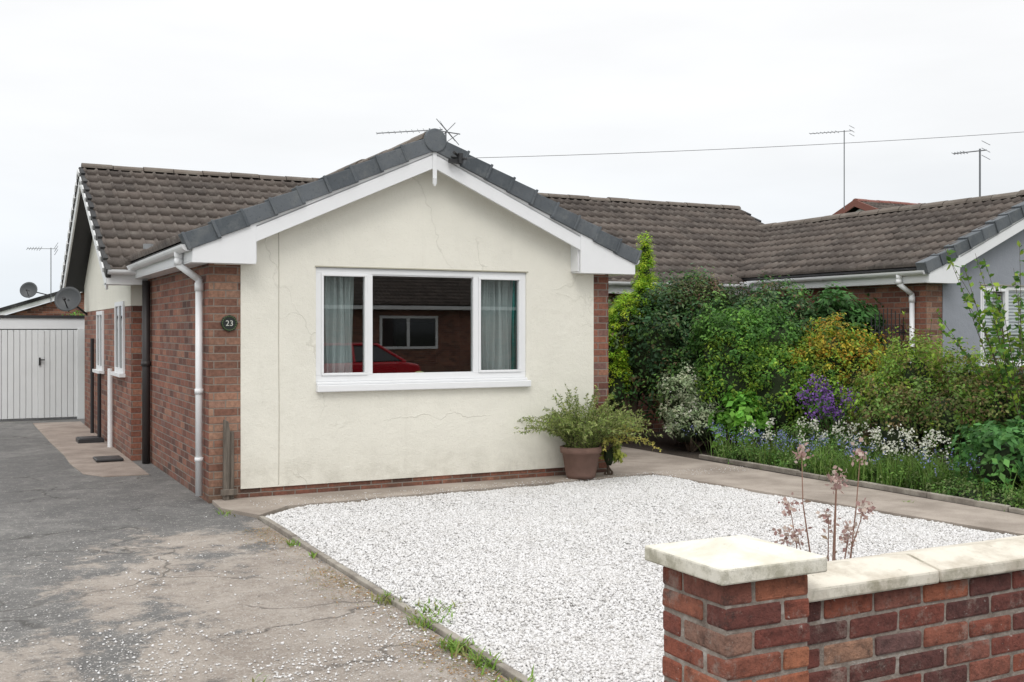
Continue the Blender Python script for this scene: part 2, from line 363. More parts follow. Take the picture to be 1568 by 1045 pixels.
TAN=.45; CO=1/math.sqrt(1+TAN*TAN); SI=TAN*CO
def wing(dx,P,rmat,yback,ridgeback,vmat=M_verge,brick=M_brick,pier=M_brickp):
    xL,xR,xc=2.09+dx,6.55+dx,4.32+dx; yf=10.4
    MB().box(xL,xL+.21,yf+.001,yback,0,2.32).obj('side_wall_left',brick,P)
    MB().box(xL+.002,2.39+dx,yf-.004,yf+.2,0,2.32).obj('corner_pier_left',pier,P)
    MB().box(6.345+dx,xR,yf,yback,0,2.32).obj('side_wall_right',brick,P)
    MB().box(2.39+dx,6.345+dx,yf+.002,yf+.2,0,.12).obj('brick_plinth',brick,P)
    y0,y1=yf-.014,yf+.2
    w0,w1,z0,z1=3.13+dx,5.49+dx,1.13,2.27
    mb=MB()
    mb.box(2.39+dx,w0,y0,y1,.12,z1); mb.box(w1,6.345+dx,y0,y1,.12,z1); mb.box(w0,w1,y0,y1,.12,z0-.1)
    zr=lambda x:3.50-abs(x-xc)*TAN
    mb.ext([(2.14+dx,y0,z1),(6.50+dx,y0,z1),(6.50+dx,y0,zr(6.5+dx)),(xc,y0,zr(xc)),(2.14+dx,y0,zr(2.14+dx))],(0,y1-y0,0))
    mb.obj('rendered_gable_wall',rmat,P)
    if dx==0: MB().tube([(2.757,y0-.001,.14),(2.763,y0-.001,.8),(2.757,y0-.001,1.5),(2.760,y0-.001,2.2),(2.757,y0-.001,2.72)],.0045,6).obj('render_bead',plain('bead',(.52,.50,.43),.8),P)
    fr=MB(); yw=y0+.018; yd=yw+.07
    fr.box(w0,w1,yw,yd,z1-.06,z1-.001); fr.box(w0,w1,yw,yd,z0,z0+.06)
    fr.box(w0,w0+.06,yw,yd,z0+.06,z1-.06); fr.box(w1-.06,w1,yw,yd,z0+.06,z1-.06)
    m1,m2=3.67+dx,4.86+dx
    for m in(m1,m2): fr.box(m,m+.06,yw,yd,z0+.06,z1-.06)
    for a,b in((w0+.06,m1),(m2+.06,w1-.06)):
        fr.box(a,b,yw-.012,yw+.04,z0+.06,z0+.085);fr.box(a,b,yw-.012,yw+.04,z1-.085,z1-.06);fr.box(a,a+.025,yw-.012,yw+.04,z0+.085,z1-.085);fr.box(b-.025,b,yw-.012,yw+.04,z0+.085,z1-.085)
    fr.box(m1+.06,m2,yw+.01,yw+.04,z0+.06,z0+.072);fr.box(m1+.06,m2,yw+.01,yw+.04,z1-.072,z1-.06)
    fr.obj('window_frame',M_white,P,.004)
    MB().box(w0-.0,w1+.03,y0-.06,yw+.06,z0-.1,z0-.03).box(w0,w1,y0-.03,yw+.06,z0-.03,z0-.001).obj('window_sill',M_white,P,.008)
    q=MB(); q.v=[(w0+.02,y0+.046,z0+.02),(w1-.02,y0+.046,z0+.02),(w1-.02,y0+.046,z1-.02),(w0+.02,y0+.046,z1-.02)]; q.f=[(0,1,2,3)]; q.t=[0]; q.obj('window_glass',M_glass,P)
    MB().box(w0-.01,w1+.02,y0-.006,y0+.02,z1,z1+.012).obj('window_head_bead',plain('bead2',(.4,.38,.3),.8),P)
    rx0,rx1,ry0,ry1=2.31+dx,6.34+dx,yf+.2,yf+3.6
    MB().box(rx0,rx1,ry0,ry1,.1,.14).obj('room_floor',M_carpet,P)
    MB().box(rx0,rx1,ry0,ry1,2.33,2.36).obj('room_ceiling',M_room,P)
    MB().box(rx0,rx1,ry1,ry1+.05,.1,2.36).box(rx0-.0,rx0+.02,ry0,ry1,.14,2.33).box(rx1-.02,rx1,ry0,ry1,.14,2.33).obj('room_walls',M_room,P)
    yF=10.21
    SLen=(xc-(1.87+dx))/CO
    yl=ridgeback-yF
    tiled_slope('roof_slope_left',(xc,yF+.02,3.60),(0,1,0),(-CO,0,-SI),yl,SLen,M_tile,P)
    tiled_slope('roof_slope_right',(xc,yF+.02,3.60),(0,1,0),(CO,0,-SI),yl,SLen,M_tile,P)
    ridge('ridge_tiles',(xc,yF-.02,3.60),(xc,ridgeback,3.60),.135,M_ridge,P)
    MB().cyl((xc,yF-.06,3.585),(xc,yF+.08,3.585),.122,.122,22).obj('ridge_end_cap',vmat,P,.01)
    vb=MB();
    for sg in(-1,1):
        n=9; st=(SLen-.05)/n
        for i in range(n):
            t0=.07+i*st; t1=t0+st+.035
            def pt(t,nn): return (xc+sg*(t*CO+nn*SI),yF-.045-.006*(i%2),3.60-t*SI+nn*CO)
            e=random.uniform(-.006,.006)
            vb.ext([pt(t0,-.115+e),pt(t1,-.115+.014+e),pt(t1,.062+e),pt(t0,.035+e)],(0,.16,0))
            vb.ext([pt(t1-.03,-.12+.014),pt(t1,-.12+.014),pt(t1,.07+e),pt(t1-.03,.068+e)],(0,-.012,0))
    vb.obj('verge_tiles',vmat,P,.006)
    bb=MB()
    def q(sg,x,off): return (xc+sg*x,yF-.02,3.60-x*TAN+off)
    for sg,xe,xi in((-1,2.42,1.83),(1,2.45,1.74)):
        bb.ext([q(sg,0,-.10),q(sg,0,-.295),q(sg,xi,-.295),q(sg,xi,-.10)],(0,.03,0))
        a=q(sg,xi,-.10);b=q(sg,xe,-.10)
        bb.ext([(a[0],yF-.026,a[2]),(b[0],yF-.026,b[2]),(b[0],yF-.026,2.27),(a[0],yF-.026,2.27)],(0,.04,0))
        xs=sorted((xc+sg*xe,xc+sg*(2.235)))
        bb.box(xs[0],xs[1],yF+.015,yback,2.275,2.29)
        xs2=sorted((xc+sg*2.235,xc+sg*xi)); bb.box(xs2[0],xs2[1],yF+.015,yf-.015,2.275,2.29)
        xf=sorted((xc+sg*xe,xc+sg*(xe-.02))); bb.box(xf[0],xf[1],yF+.015,yback,2.291,2.44)
        bb.ext([q(sg,0,-.14),q(sg,0,-.155),q(sg,xe-.05,-.155),q(sg,xe-.05,-.14)],(0,.22,0))
        bb.box(*sorted((a[0],a[0]-sg*.015)),yF+.015,yf-.015,2.291,a[2]-.1)
    bb.obj('bargeboards',M_white,P,.003)
    MB().box(xc-.022,xc+.022,yF-.032,yF-.021,3.14,3.47).cyl((xc,yF-.03,3.20),(xc,yF-.03,3.12),.024,.012).obj('bargeboard_joint_cover',M_white,P)
    gx=1.86+dx
    gutter('gutter',(gx,yF+.0,2.435),(gx,yback-.1,2.425),.058,M_white,P)
    gxr=6.79+dx
    gutter('gutter_right',(gxr,yF+.0,2.435),(gxr,yback-.1,2.425),.058,M_white,P)
    gy=10.66
    px=xL-.05
    MB().cyl((gx,gy,2.40),(gx,gy,2.31),.045,.036,14).tube([(gx,gy,2.34),(gx,gy,2.27),(px,gy-.06,2.13),(px,gy-.06,.06)],.034,14)\
        .cyl((px,gy-.06,1.03),(px,gy-.06,1.08),.042).cyl((px,gy-.06,2.02),(px,gy-.06,2.10),.042).cyl((gx,gy,2.27),(gx,gy,2.33),.042)\
        .cyl((px,gy-.06,.38),(px,gy-.06,.42),.042).obj('downpipe',M_white,P,smooth=True)

def main_body(P,x0,x1,yf,yb,yr,zr,ze):
    tiled_slope('main_roof_front',(x0,yr,zr),(1,0,0),(0,-(yr-yf),-(zr-ze)),x1-x0,math.hypot(yr-yf,zr-ze),M_tile,P)
    tiled_slope('main_roof_back',(x0,yr,zr),(1,0,0),(0,(yb-yr),-(zr-ze)),x1-x0,math.hypot(yr-yb,zr-ze),M_tile,P)
    ridge('main_ridge_tiles',(x0,yr,zr),(x1,yr,zr),.11,M_ridge,P)

# ---------------------------------------------------------------- our bungalow
H=root('brick_bungalow')
wing(0,H,M_cream,14.2,16.5)
main_body(H,1.6,13.9,13.88,20.5,17.2,4.06,2.36)
MB().box(1.9,2.1,14.2,19.9,0,1.95).box(2.1,2.3,14.202,14.4,0,2.3).obj('main_side_wall',M_brick,H)
MB().box(6.55,13.7,14.2,14.4,0,2.3).box(13.5,13.7,14.4,19.9,0,2.3).obj('main_front_wall',M_brick,H)
sl=(4.06-2.36)/(17.2-13.88)
MB().ext([(1.895,14.2,1.95),(1.895,19.9,1.95),(1.895,19.9,2.40),(1.895,17.2,3.93),(1.895,14.2,2.40)],(.2,0,0)).obj('cream_gable',M_cream,H)
MB().ext([(13.7,14.2,2.3),(13.7,19.9,2.3),(13.7,17.2,3.93)],(-.2,0,0)).obj('rear_gable',M_brick,H)
vb=MB();ln=math.hypot(1,sl);c2,s2=1/ln,sl/ln;Ls=(17.2-13.86)*ln
for sg,x in((-1,1.56),(1,1.56),(-1,13.88),(1,13.88)):
    n=11
    for i in range(n):
        t0=.03+i*Ls/n;t1=t0+Ls/n+.01
        pt=lambda t,nn:(x,17.2+sg*(t*c2+nn*s2),4.06-t*s2+nn*c2)
        vb.ext([pt(t0,-.08),pt(t1,-.06),pt(t1,.055),pt(t0,.02)],(.06,0,0))
vb.obj('main_verge_tiles',M_dverge,H,.004)
bb=MB()
for sg in(-1,1):
    pt=lambda t,nn:(1.575,17.2+sg*(t*c2+nn*s2),4.06-t*s2+nn*c2)
    bb.ext([pt(0,-.06),pt(Ls,-.06),pt(Ls,-.24),pt(0,-.24)],(.025,0,0))
    for i in range(11):
        t0=.03+i*Ls/11; bb.ext([pt(t0,-.01),pt(t0+.17,-.01),pt(t0+.17,-.07),pt(t0,-.07)],(-.035,0,0))
bb.box(1.575,2.05,13.86,13.885,2.2,2.38); bb.box(1.575,1.90,13.886,14.2,2.2,2.215)
bb.box(6.8,13.8,13.86,13.885,2.2,2.38)
bb.obj('main_bargeboards',M_paint,H)
gutter('main_gutter',(1.58,13.80,2.37),(1.98,13.80,2.37),.055,M_white,H)
gutter('main_gutter_right',(6.8,13.80,2.37),(11.5,13.80,2.37),.055,M_white,H)
MB().tube([(2.03,13.85,2.24),(2.03,13.85,.02)],.05).cyl((2.03,13.85,1.2),(2.03,13.85,1.26),.06).obj('brown_soil_pipe',M_brown,H,smooth=True)
MB().tube([(1.85,15.9,1.1),(1.85,15.9,.02)],.035).obj('waste_pipe',M_white,H)
MB().tube([(1.80,16.75,1.0),(1.80,16.75,.02)],.028).tube([(1.85,18.2,1.5),(1.85,18.2,.02)],.028).obj('waste_pipe_black',M_black,H)
for (a,b,z0,z1) in((14.75,15.6,1.08,2.02),(17.05,17.85,1.04,1.93)):
    MB().box(1.87,1.9,a,b,z0,z0+.06).box(1.87,1.9,a,b,z1-.06,z1).box(1.87,1.9,a,a+.06,z0+.06,z1-.06).box(1.87,1.9,b-.06,b,z0+.06,z1-.06).box(1.87,1.9,(a+b)/2-.025,(a+b)/2+.025,z0+.06,z1-.06).box(1.82,1.9,a-.04,b+.04,z0-.05,z0-.002).obj('side_window_frame',M_white,H,.003)
    MB().box(1.885,1.892,a+.05,b-.05,z0+.05,z1-.05).obj('side_window_glass',M_dglass,H)
MB().box(1.84,1.9,14.55,14.63,2.42,2.58).obj('alarm_box',plain('alarm',(.55,.3,.12)),H,.01)
MB().cyl((1.98,13.3,2.4),(1.98,13.3,2.60),.05,.05,14).cyl((1.98,13.3,2.60),(1.98,13.3,2.66),.065,.065,14).obj('roof_vent',plain('vent',(.25,.26,.27)),H)
def curtain(name,x0,x1,y,z0,z1,mat,parent,waves):
    n=110;V=[];F=[]
    ph=random.random()*6
    for r in range(6):
        zz=z0+(z1-z0)*r/5
        for i in range(n):
            u=i/(n-1); V.append((x0+(x1-x0)*u+.01*math.sin(r+u*9),y+.030*math.sin(u*waves*6.28+ph+.15*r)+.010*math.sin(u*waves*15+1),zz))
    for r in range(5):
        for i in range(n-1): F.append((r*n+i,r*n+i+1,r*n+n+i+1,r*n+n+i))
    return np_mesh(name,V,F,mat,parent,smooth=True)
curtain('curtain_left',3.22,3.58,10.54,1.0,2.27,M_curt,H,4.2)
curtain('curtain_right',4.95,5.385,10.54,1.0,2.27,M_curt,H,5.2)
curtain('curtain_right_lining',5.39,5.46,10.55,1.0,2.27,M_teal,H,1)
MB().box(3.6,5.2,12.9,13.6,.14,.75).box(3.6,5.2,13.5,13.7,.75,1.15).box(3.45,3.62,12.9,13.7,.14,.9).box(5.2,5.37,12.9,13.7,.14,.9).obj('sofa',M_sofa,H,.05)
MB().box(5.3,5.9,13.85,13.97,1.2,1.75).obj('picture',M_carpet,H,.02)
MB().lathe((4.28,10.50,1.125),[(.0,0),(.04,0),(.065,.05),(.04,.085),(.0,.09)],16).obj('sill_ornament',plain('ornament',(.45,.6,.3)),H,smooth=True)
MB().box(3.2,5.45,10.47,10.62,1.10,1.125).obj('inner_sill',M_white,H)
MB().cyl((2.28,10.395,1.71),(2.28,10.375,1.71),.082,.082,8).obj('house_number_plaque',plain('plaque',(.012,.018,.016),.4),H,.006)
mb=MB()
for k in range(20):
    a0=k*.314;a1=a0+.2; mb.cyl((2.28+.066*math.cos(a0),10.374,1.71+.066*math.sin(a0)),(2.28+.066*math.cos(a1),10.374,1.71+.066*math.sin(a1)),.005,n=5)
mb.obj('plaque_wreath',plain('plaquering',(.07,.12,.03),.5),H)
tx=bpy.data.curves.new('house_number','FONT'); tx.body='23'; tx.size=.075; tx.extrude=.002; tx.align_x='CENTER'; tx.align_y='CENTER'
to=link(bpy.data.objects.new('house_number',tx),H); to.location=(2.28,10.371,1.708); to.rotation_euler=(math.pi/2,0,0); tx.materials.append(plain('numeral',(.55,.55,.5)))
MB().cyl((4.50,10.17,3.43),(4.62,10.05,3.40),.012).cyl((4.57,10.10,3.36),(4.57,10.10,3.46),.03).cyl((4.62,10.16,3.42),(4.48,10.06,3.46),.016).box(4.46,4.58,10.10,10.16,3.36,3.40).obj('cable_bracket',M_black,H)
pb=root('wooden_post')
MB().ext([(2.21,10.30,0),(2.265,10.30,0),(2.27,10.30,.70),(2.255,10.30,.78),(2.215,10.30,.80)],(0,.06,0)).box(2.275,2.315,10.33,10.38,0,.68).box(2.18,2.33,10.285,10.30,.08,.14).obj('post',M_wood,pb,.006)
db=root('door_mat')
MB().box(1.48,1.80,14.1,14.5,.02,.05).obj('mat',M_dark,db,.01)
db=root('drain_box'); MB().box(1.5,1.85,16.6,17.0,.0,.07).box(1.52,1.83,16.62,16.98,.07,.08).obj('lid',M_dark,db,.01)

# ---------------------------------------------------------------- antennas, dishes
def antenna(x,y,z0,z1,boomdir,blen,n=9,el=.16,er=.005):
    P=root('tv_antenna'); mb=MB(); mb.cyl((x,y,z0),(x,y,z1),.014)
    d=Vector(boomdir).normalized(); e=d.cross(Vector((0,0,1))).normalized()*.75+Vector((0,0,.35)); e.normalize()
    p=Vector((x,y,z1-.03)); mb.cyl(p-d*blen*.2,p+d*blen*.8,.009)
    for i in range(n):
        q=p+d*(blen*(.8-.09*i)); mb.cyl(q-e*el*(.5+.06*i),q+e*el*(.5+.06*i),er,n=5)
    q=p-d*blen*.18
    for k in(-1,0,1): mb.cyl(q+Vector((0,0,.11*k))-e*el*1.2,q+Vector((0,0,.11*k))+e*el*1.2,er,n=5)
    mb.obj('mast_and_elements',M_alu,P); return P
antenna(7.20,17.2,4.0,5.12,(-.93,.2,-.10),1.15,9,.13)
P=root('tv_antenna'); mb=MB(); mb.cyl((7.55,17.3,4.0),(7.55,17.3,5.12),.014)
for s in(-1,1): mb.cyl((7.55-.18,17.3,5.12+.2*s),(7.55+.18,17.3,5.12-.16*s),.007,n=5); mb.cyl((7.6-.15,17.3,5.05+.2*s),(7.6+.2,17.3,5.0-.1*s),.007,n=5)
mb.cyl((7.3,17.3,5.12),(7.8,17.25,5.08),.01); mb.obj('mast_and_elements',M_alu,P)
antenna(21.9,22.5,5.0,7.2,(-.95,.25,-.1),1.3,8,.12,.008)
antenna(13.8,11.35,3.6,4.40,(-.9,.3,-.12),.55,5,.1)
antenna(2.6,37.9,2.5,4.3,(-.95,.3,0),.9,6,.2,.01)
def dish(c,r,d,wall):
    P=root('satellite_dish'); d=Vector(d).normalized();a=d.orthogonal().normalized();b=d.cross(a);V=[];F=[];K=6;n=24;c=Vector(c)
    for k in range(K+1):
        rr=r*k/K
        for i in range(n):
            th=6.2832*i/n; V.append(tuple(c+(a*math.cos(th)+b*math.sin(th))*rr+d*(.25*r*(k/K)**2)))
    for k in range(K):
        for i in range(n): j=(i+1)%n; F.append((k*n+i,k*n+j,(k+1)*n+j,(k+1)*n+i))
    o=np_mesh('reflector',V,F,M_dish,P,smooth=True); m=o.modifiers.new('s','SOLIDIFY'); m.thickness=.008
    MB().cyl(c,wall,.018).cyl(c-Vector((0,0,r*.9)),c+d*r*1.1-Vector((0,0,r*.3)),.01).cyl(c+d*r*1.0-Vector((0,0,r*.3)),c+d*r*1.25-Vector((0,0,r*.3)),.025).obj('arm',M_black,P)
dish((1.60,19.3,2.14),.22,(-.4,-.9,.35),(1.9,19.45,1.9))
dish((1.95,37.8,2.9),.27,(-.3,-.9,.3),(2.6,37.95,2.75))

# ---------------------------------------------------------------- neighbour
N2=root('brick_bungalow')
wing(9.51,N2,M_grey,14.2,20)
MB().box(12.6,14.9,10.56,10.57,1.2,2.2).obj('blind_back',plain('blindback',(.25,.26,.28)),N2)
mb=MB()
for i in range(22): mb.box(12.72,14.9,10.47,10.51,1.2+i*.047,1.2+i*.047+.03)
mb.obj('window_blinds',M_paint,N2)
F1=root('brick_house')
xx,yy=23.4,23.6
MB().box(xx+.2,29.5,yy-2.8,yy+2.8,0,4.2).obj('walls',M_brick,F1)
MB().ext([(xx+.18,yy-2.8,4.2),(xx+.18,yy+2.8,4.2),(xx+.18,yy,5.2)],(.2,0,0)).obj('white_gable',M_paint,F1)
tiled_slope('roof_front',(xx,yy,5.42),(1,0,0),(0,-3.1,-1.25),6.5,3.34,M_tile,F1)
tiled_slope('roof_back',(xx,yy,5.42),(1,0,0),(0,3.1,-1.25),6.5,3.34,M_tile,F1)
mr=plain('red_verge',(.20,.07,.05)); MB().ext([(xx-.04,yy,5.47),(xx-.04,yy-3.1,4.22),(xx-.04,yy-3.1,4.02),(xx-.04,yy,5.27),(xx-.04,yy+3.1,4.02),(xx-.04,yy+3.1,4.22)],(.05,0,0)).obj('barge',mr,F1)
ridge('ridge_tiles',(xx,yy,5.42),(xx+6.5,yy,5.42),.12,mr,F1)
F2=root('brick_bungalow')
MB().box(.2,7.4,38.2,44,0,1.75).ext([(.2,38.2,1.75),(7.4,38.2,1.75),(3.8,38.2,2.95)],(0,5.8,0)).obj('walls',M_brick,F2)
MB().ext([(3.8,37.95,3.10),(-.4,37.95,1.72),(-.4,37.95,1.58),(3.8,37.95,2.96),(8,37.95,1.58),(8,37.95,1.72)],(0,.05,0)).obj('bargeboards',M_white,F2)
MB().ext([(3.8,37.9,3.22),(-.4,37.9,1.84),(-.4,37.9,1.721),(3.8,37.9,3.101),(8,37.9,1.721),(8,37.9,1.84)],(0,6.4,0)).obj('roof',M_dverge,F2)
GA=root('garage')
MB().box(-1.4,2.05,21.45,27,0,1.72).obj('walls',M_paint,GA)
MB().box(-1.45,2.08,21.36,21.44,1.66,1.86).obj('fascia',M_white,GA,.004)
MB().box(-1.5,2.12,21.33,27.1,1.862,1.91).obj('flat_roof',M_dark,GA)
mb=MB(); x=-1.25
while x<1.9:
    if abs(x+.05-1.32)<.055: mb.box(x,x+.1,21.34,21.43,.04,1.64)
    else: mb.box(x+.002,x+.096,21.36,21.43,.04,1.64)
    x+=.1
mb.box(-1.35,-1.26,21.33,21.44,.0,1.655);mb.box(1.91,2.04,21.33,21.44,.0,1.655)
mb.obj('ribbed_door',M_paint,GA,.006)
MB().box(1.26,1.29,21.31,21.36,1.0,1.14).cyl((1.275,21.30,1.10),(1.36,21.30,1.10),.012).obj('handle',M_black,GA)

# ---------------------------------------------------------------- ground sheets
def sheet(name,pts,z,mat,parent=None):
    me=bpy.data.meshes.new(name); me.from_pydata([(x,y,z) for x,y in pts],[],[tuple(range(len(pts)))]); me.materials.append(mat)
    return link(bpy.data.objects.new(name,me),parent)
sheet('ground',[(-400,-400),(400,-400),(400,500),(-400,500)],-.14,M_ground)
sheet('plot_ground',[(-14,2.35),(30,2.35),(30,60),(-14,60)],-.012,M_ground)
sheet('driveway',[(-3.5,2.4),(2.30,2.4),(2.30,9.9),(2.09,10.5),(2.09,21.5),(-3.5,21.5)],0,M_drive)
box('pavement',-60,60,-.2,2.35,-.138,-.008,M_pave)
box('road',-60,60,-9,-.35,-.2,-.13,M_road)
box('road_kerb',-60,60,-.35,-.2,-.2,-.004,M_kerb)
MB().ext([(1.90,12.75,-.01),(1.90,20.6,-.01),(1.12,20.6,-.01),(1.16,17.0,-.01),(1.20,15.2,-.01),(1.19,14.2,-.01),(1.24,13.15,-.01),(1.42,12.8,-.01)],(0,0,.024)).obj('concrete_side_path',M_slab,None,.006)
gx_pts=[(2.35,2.9),(2.35,9.35),(2.7,9.72),(6.95,10.05),(7.45,5.7),(7.55,2.9)]
sheet('gravel_base',[(2.345,2.86)]+gx_pts[1:5]+[(7.56,2.86)],.010,M_gbed)
MB().ext([(2.32,9.38,-.01),(2.68,9.76,-.01),(6.93,10.09,-.01),(7.49,5.7,-.01),(7.59,2.86,-.01),(8.24,2.86,-.01),(8.24,10.3,-.01),(8.1,14.1,-.01),(6.56,14.1,-.01),(6.56,10.39,-.01),(2.12,10.39,-.01),(2.1,9.9,-.01)],(0,0,.045)).obj('concrete_path',M_path,None,.006)
OV=np.array([(1,0,0),(-1,0,0),(0,1,0),(0,-1,0),(0,0,1),(0,0,-1)],float)
OF=np.array([(0,2,4),(2,1,4),(1,3,4),(3,0,4),(2,0,5),(1,2,5),(3,1,5),(0,3,5)])
def rotm(n):
    q=rng.normal(size=(n,4)); q/=np.linalg.norm(q,axis=1)[:,None]; w,x,y,z=q.T
    return np.stack([1-2*(y*y+z*z),2*(x*y-z*w),2*(x*z+y*w),2*(x*y+z*w),1-2*(x*x+z*z),2*(y*z-x*w),2*(x*z-y*w),2*(y*z+x*w),1-2*(x*x+y*y)],1).reshape(n,3,3)
def stones(name,P,rmin,rmax,mat,parent=None):
    n=len(P); R=rotm(n); r=rmin+(rmax-rmin)*rng.random(n)**1.5
    v=OV[None]*rng.uniform(.65,1.15,(n,6,1))*r[:,None,None]*rng.uniform(.7,1.2,(n,1,3)); v+=rng.normal(0,.12,(n,6,3))*r[:,None,None]
    v=np.einsum('nij,nkj->nki',R,v); v[:,:,2]*=.7; v+=P[:,None,:]
    F=(OF[None]+6*np.arange(n)[:,None,None]).reshape(-1,3)
    t=np.repeat(rng.random(n),8); return np_mesh(name,v.reshape(-1,3),F,mat,parent,tint=t)
n=190000; X=rng.uniform(2.36,7.55,n);Y=rng.uniform(2.88,10.08,n)
yt=np.interp(X,[2.35,2.7,6.95,7.6],[9.33,9.70,10.03,10.03])+.03*np.sin(X*9); xr=np.interp(Y,[2.9,5.7,10.05],[7.53,7.43,6.93])+.03*np.sin(Y*8)
k=(Y<yt)&(X<xr); X=X[k];Y=Y[k]
Z=.014+.008*rng.random(len(X))+.006*np.sin(X*2.1+Y)*np.sin(Y*1.7)
stones('gravel',np.stack([X,Y,Z],1),.008,.018,M_stone)
n=60000; X=rng.uniform(-.5,2.27,n);Y=rng.uniform(3.2,9.8,n)
cl=np.sin(X*3.1+np.sin(Y*1.9)*1.5)*np.sin(Y*2.3+1.1*np.sin(X*2.4))+.5*np.sin(X*7+Y*5)*np.sin(Y*6.3-X*2)
pr=.015+.10*np.clip(cl,0,1)+.24*np.exp(-(2.3-X)/.15)*(Y<8.5)+.28*np.clip((6.4-Y)/1.2,0,1)*np.clip(.35+cl,0,1); pr*=np.clip((10.0-Y)/4.5,.02,1)
k=rng.random(n)<pr; X=X[k];Y=Y[k]
stones('stray_gravel',np.stack([X,Y,np.full(len(X),.005)],1),.003,.012,M_stone)
n=1500; X=rng.uniform(2.4,8.2,n);Y=rng.uniform(9.72,10.15,n); k=rng.random(n)<.5
stones('path_chips',np.stack([X,Y,np.full(n,.037)],1)[k],.003,.009,M_stone)
mb=MB(); y=2.9
while y<9.3:
    L_=.9; y2=min(y+L_,9.36); e=random.uniform(-.006,.006); mb.box(2.305+e,2.35+e,y,y2-.008,-.02,.03+random.uniform(-.006,.008)); y=y2
mb.obj('gravel_edging',M_kerb,None,.006)
mb=MB(); y=2.9
while y<11.0:
    y2=y+.9; e=random.uniform(-.008,.008); mb.box(8.25+e,8.31+e,y,y2-.01,-.02,.08+random.uniform(-.01,.01)); y=y2
mb.obj('flower_bed_edging',M_kerb,None,.008)
sheet('flower_bed',[(8.3,2.9),(11.5,2.9),(11.5,14.1),(8.1,14.1)],.036,M_soil)

# ---------------------------------------------------------------- foreground wall
W=root('brick_garden_wall')
mb=MB()
def brk(x0,x1,y0,y1,z,h=.065,):
    j=lambda:random.uniform(-.003,.003)
    b=len(mb.v); mb.box(x0+j(),x1+j(),y0+j(),y1+j(),z+j(),z+h+j())
    for i in range(b,b+8):
        v=mb.v[i]; mb.v[i]=(v[0]+j()*.8,v[1]+j()*.8,v[2]+j()*.8)
a,b=.215,.1025
px0,px1,py0,py1=2.03,2.3595,2.57,2.8995
for c in range(12):
    z=c*.0748
    if c%2==0:
        brk(px0,px0+a,py0,py0+b,z);brk(px1-b,px1,py0,py0+a,z);brk(px1-a,px1,py1-b,py1,z);brk(px0,px0+b,py1-a,py1,z)
    else:
        brk(px1-a,px1,py0,py0+b,z);brk(px1-b,px1,py1-a,py1,z);brk(px0,px0+a,py1-b,py1,z);brk(px0,px0+b,py0,py0+a,z)
for c in range(10):
    z=c*.0755+.028; x=px1+.012-(.1125 if c%2 else 0)
    while x<8.0:
        x0=max(x,px1+.01); 
        if x+a>x0+.03:
            brk(x0,x+a,2.640,2.7425,z+.003); brk(x0,x+a,2.745,2.8475,z+.003)
        x+=a+.0105
mb.obj('bricks',M_wbrick,W,.009)
MB().box(px0+.006,px1-.006,py0+.006,py1-.006,-.05,.893).box(px1-.02,8.1,2.646,2.841,-.05,.782).obj('mortar_joints',M_mort,W)
x0,x1,y0,y1=1.985,2.395,2.53,2.935
mb=MB(); mb.v=[(x0,y0,.897),(x1,y0,.897),(x1,y1,.897),(x0,y1,.897),(x0,y0,.945),(x1,y0,.945),(x1,y1,.945),(x0,y1,.945),(2.19,2.732,.992)]
mb.f=[(0,3,2,1),(0,1,5,4),(1,2,6,5),(2,3,7,6),(3,0,4,7),(4,5,8),(5,6,8),(6,7,8),(7,4,8)]; mb.t=[.5]*9
mb.obj('pier_cap',M_cap,W,.006)
mb=MB(); x=px1+.003
while x<8:
    L_=.61; e=random.uniform(-.005,.005)
    yc=2.743
    mb.ext([(x,2.60,.787+e),(x,2.60,.832+e),(x,yc,.862+e),(x,2.886,.832+e),(x,2.886,.787+e)],(L_-.007,0,0)); x+=L_
mb.obj('coping_stones',M_cop,W,.008)
MB().box(px1+.003,8,2.62,2.87,.79,.825).obj('coping_mortar',M_mort,W)

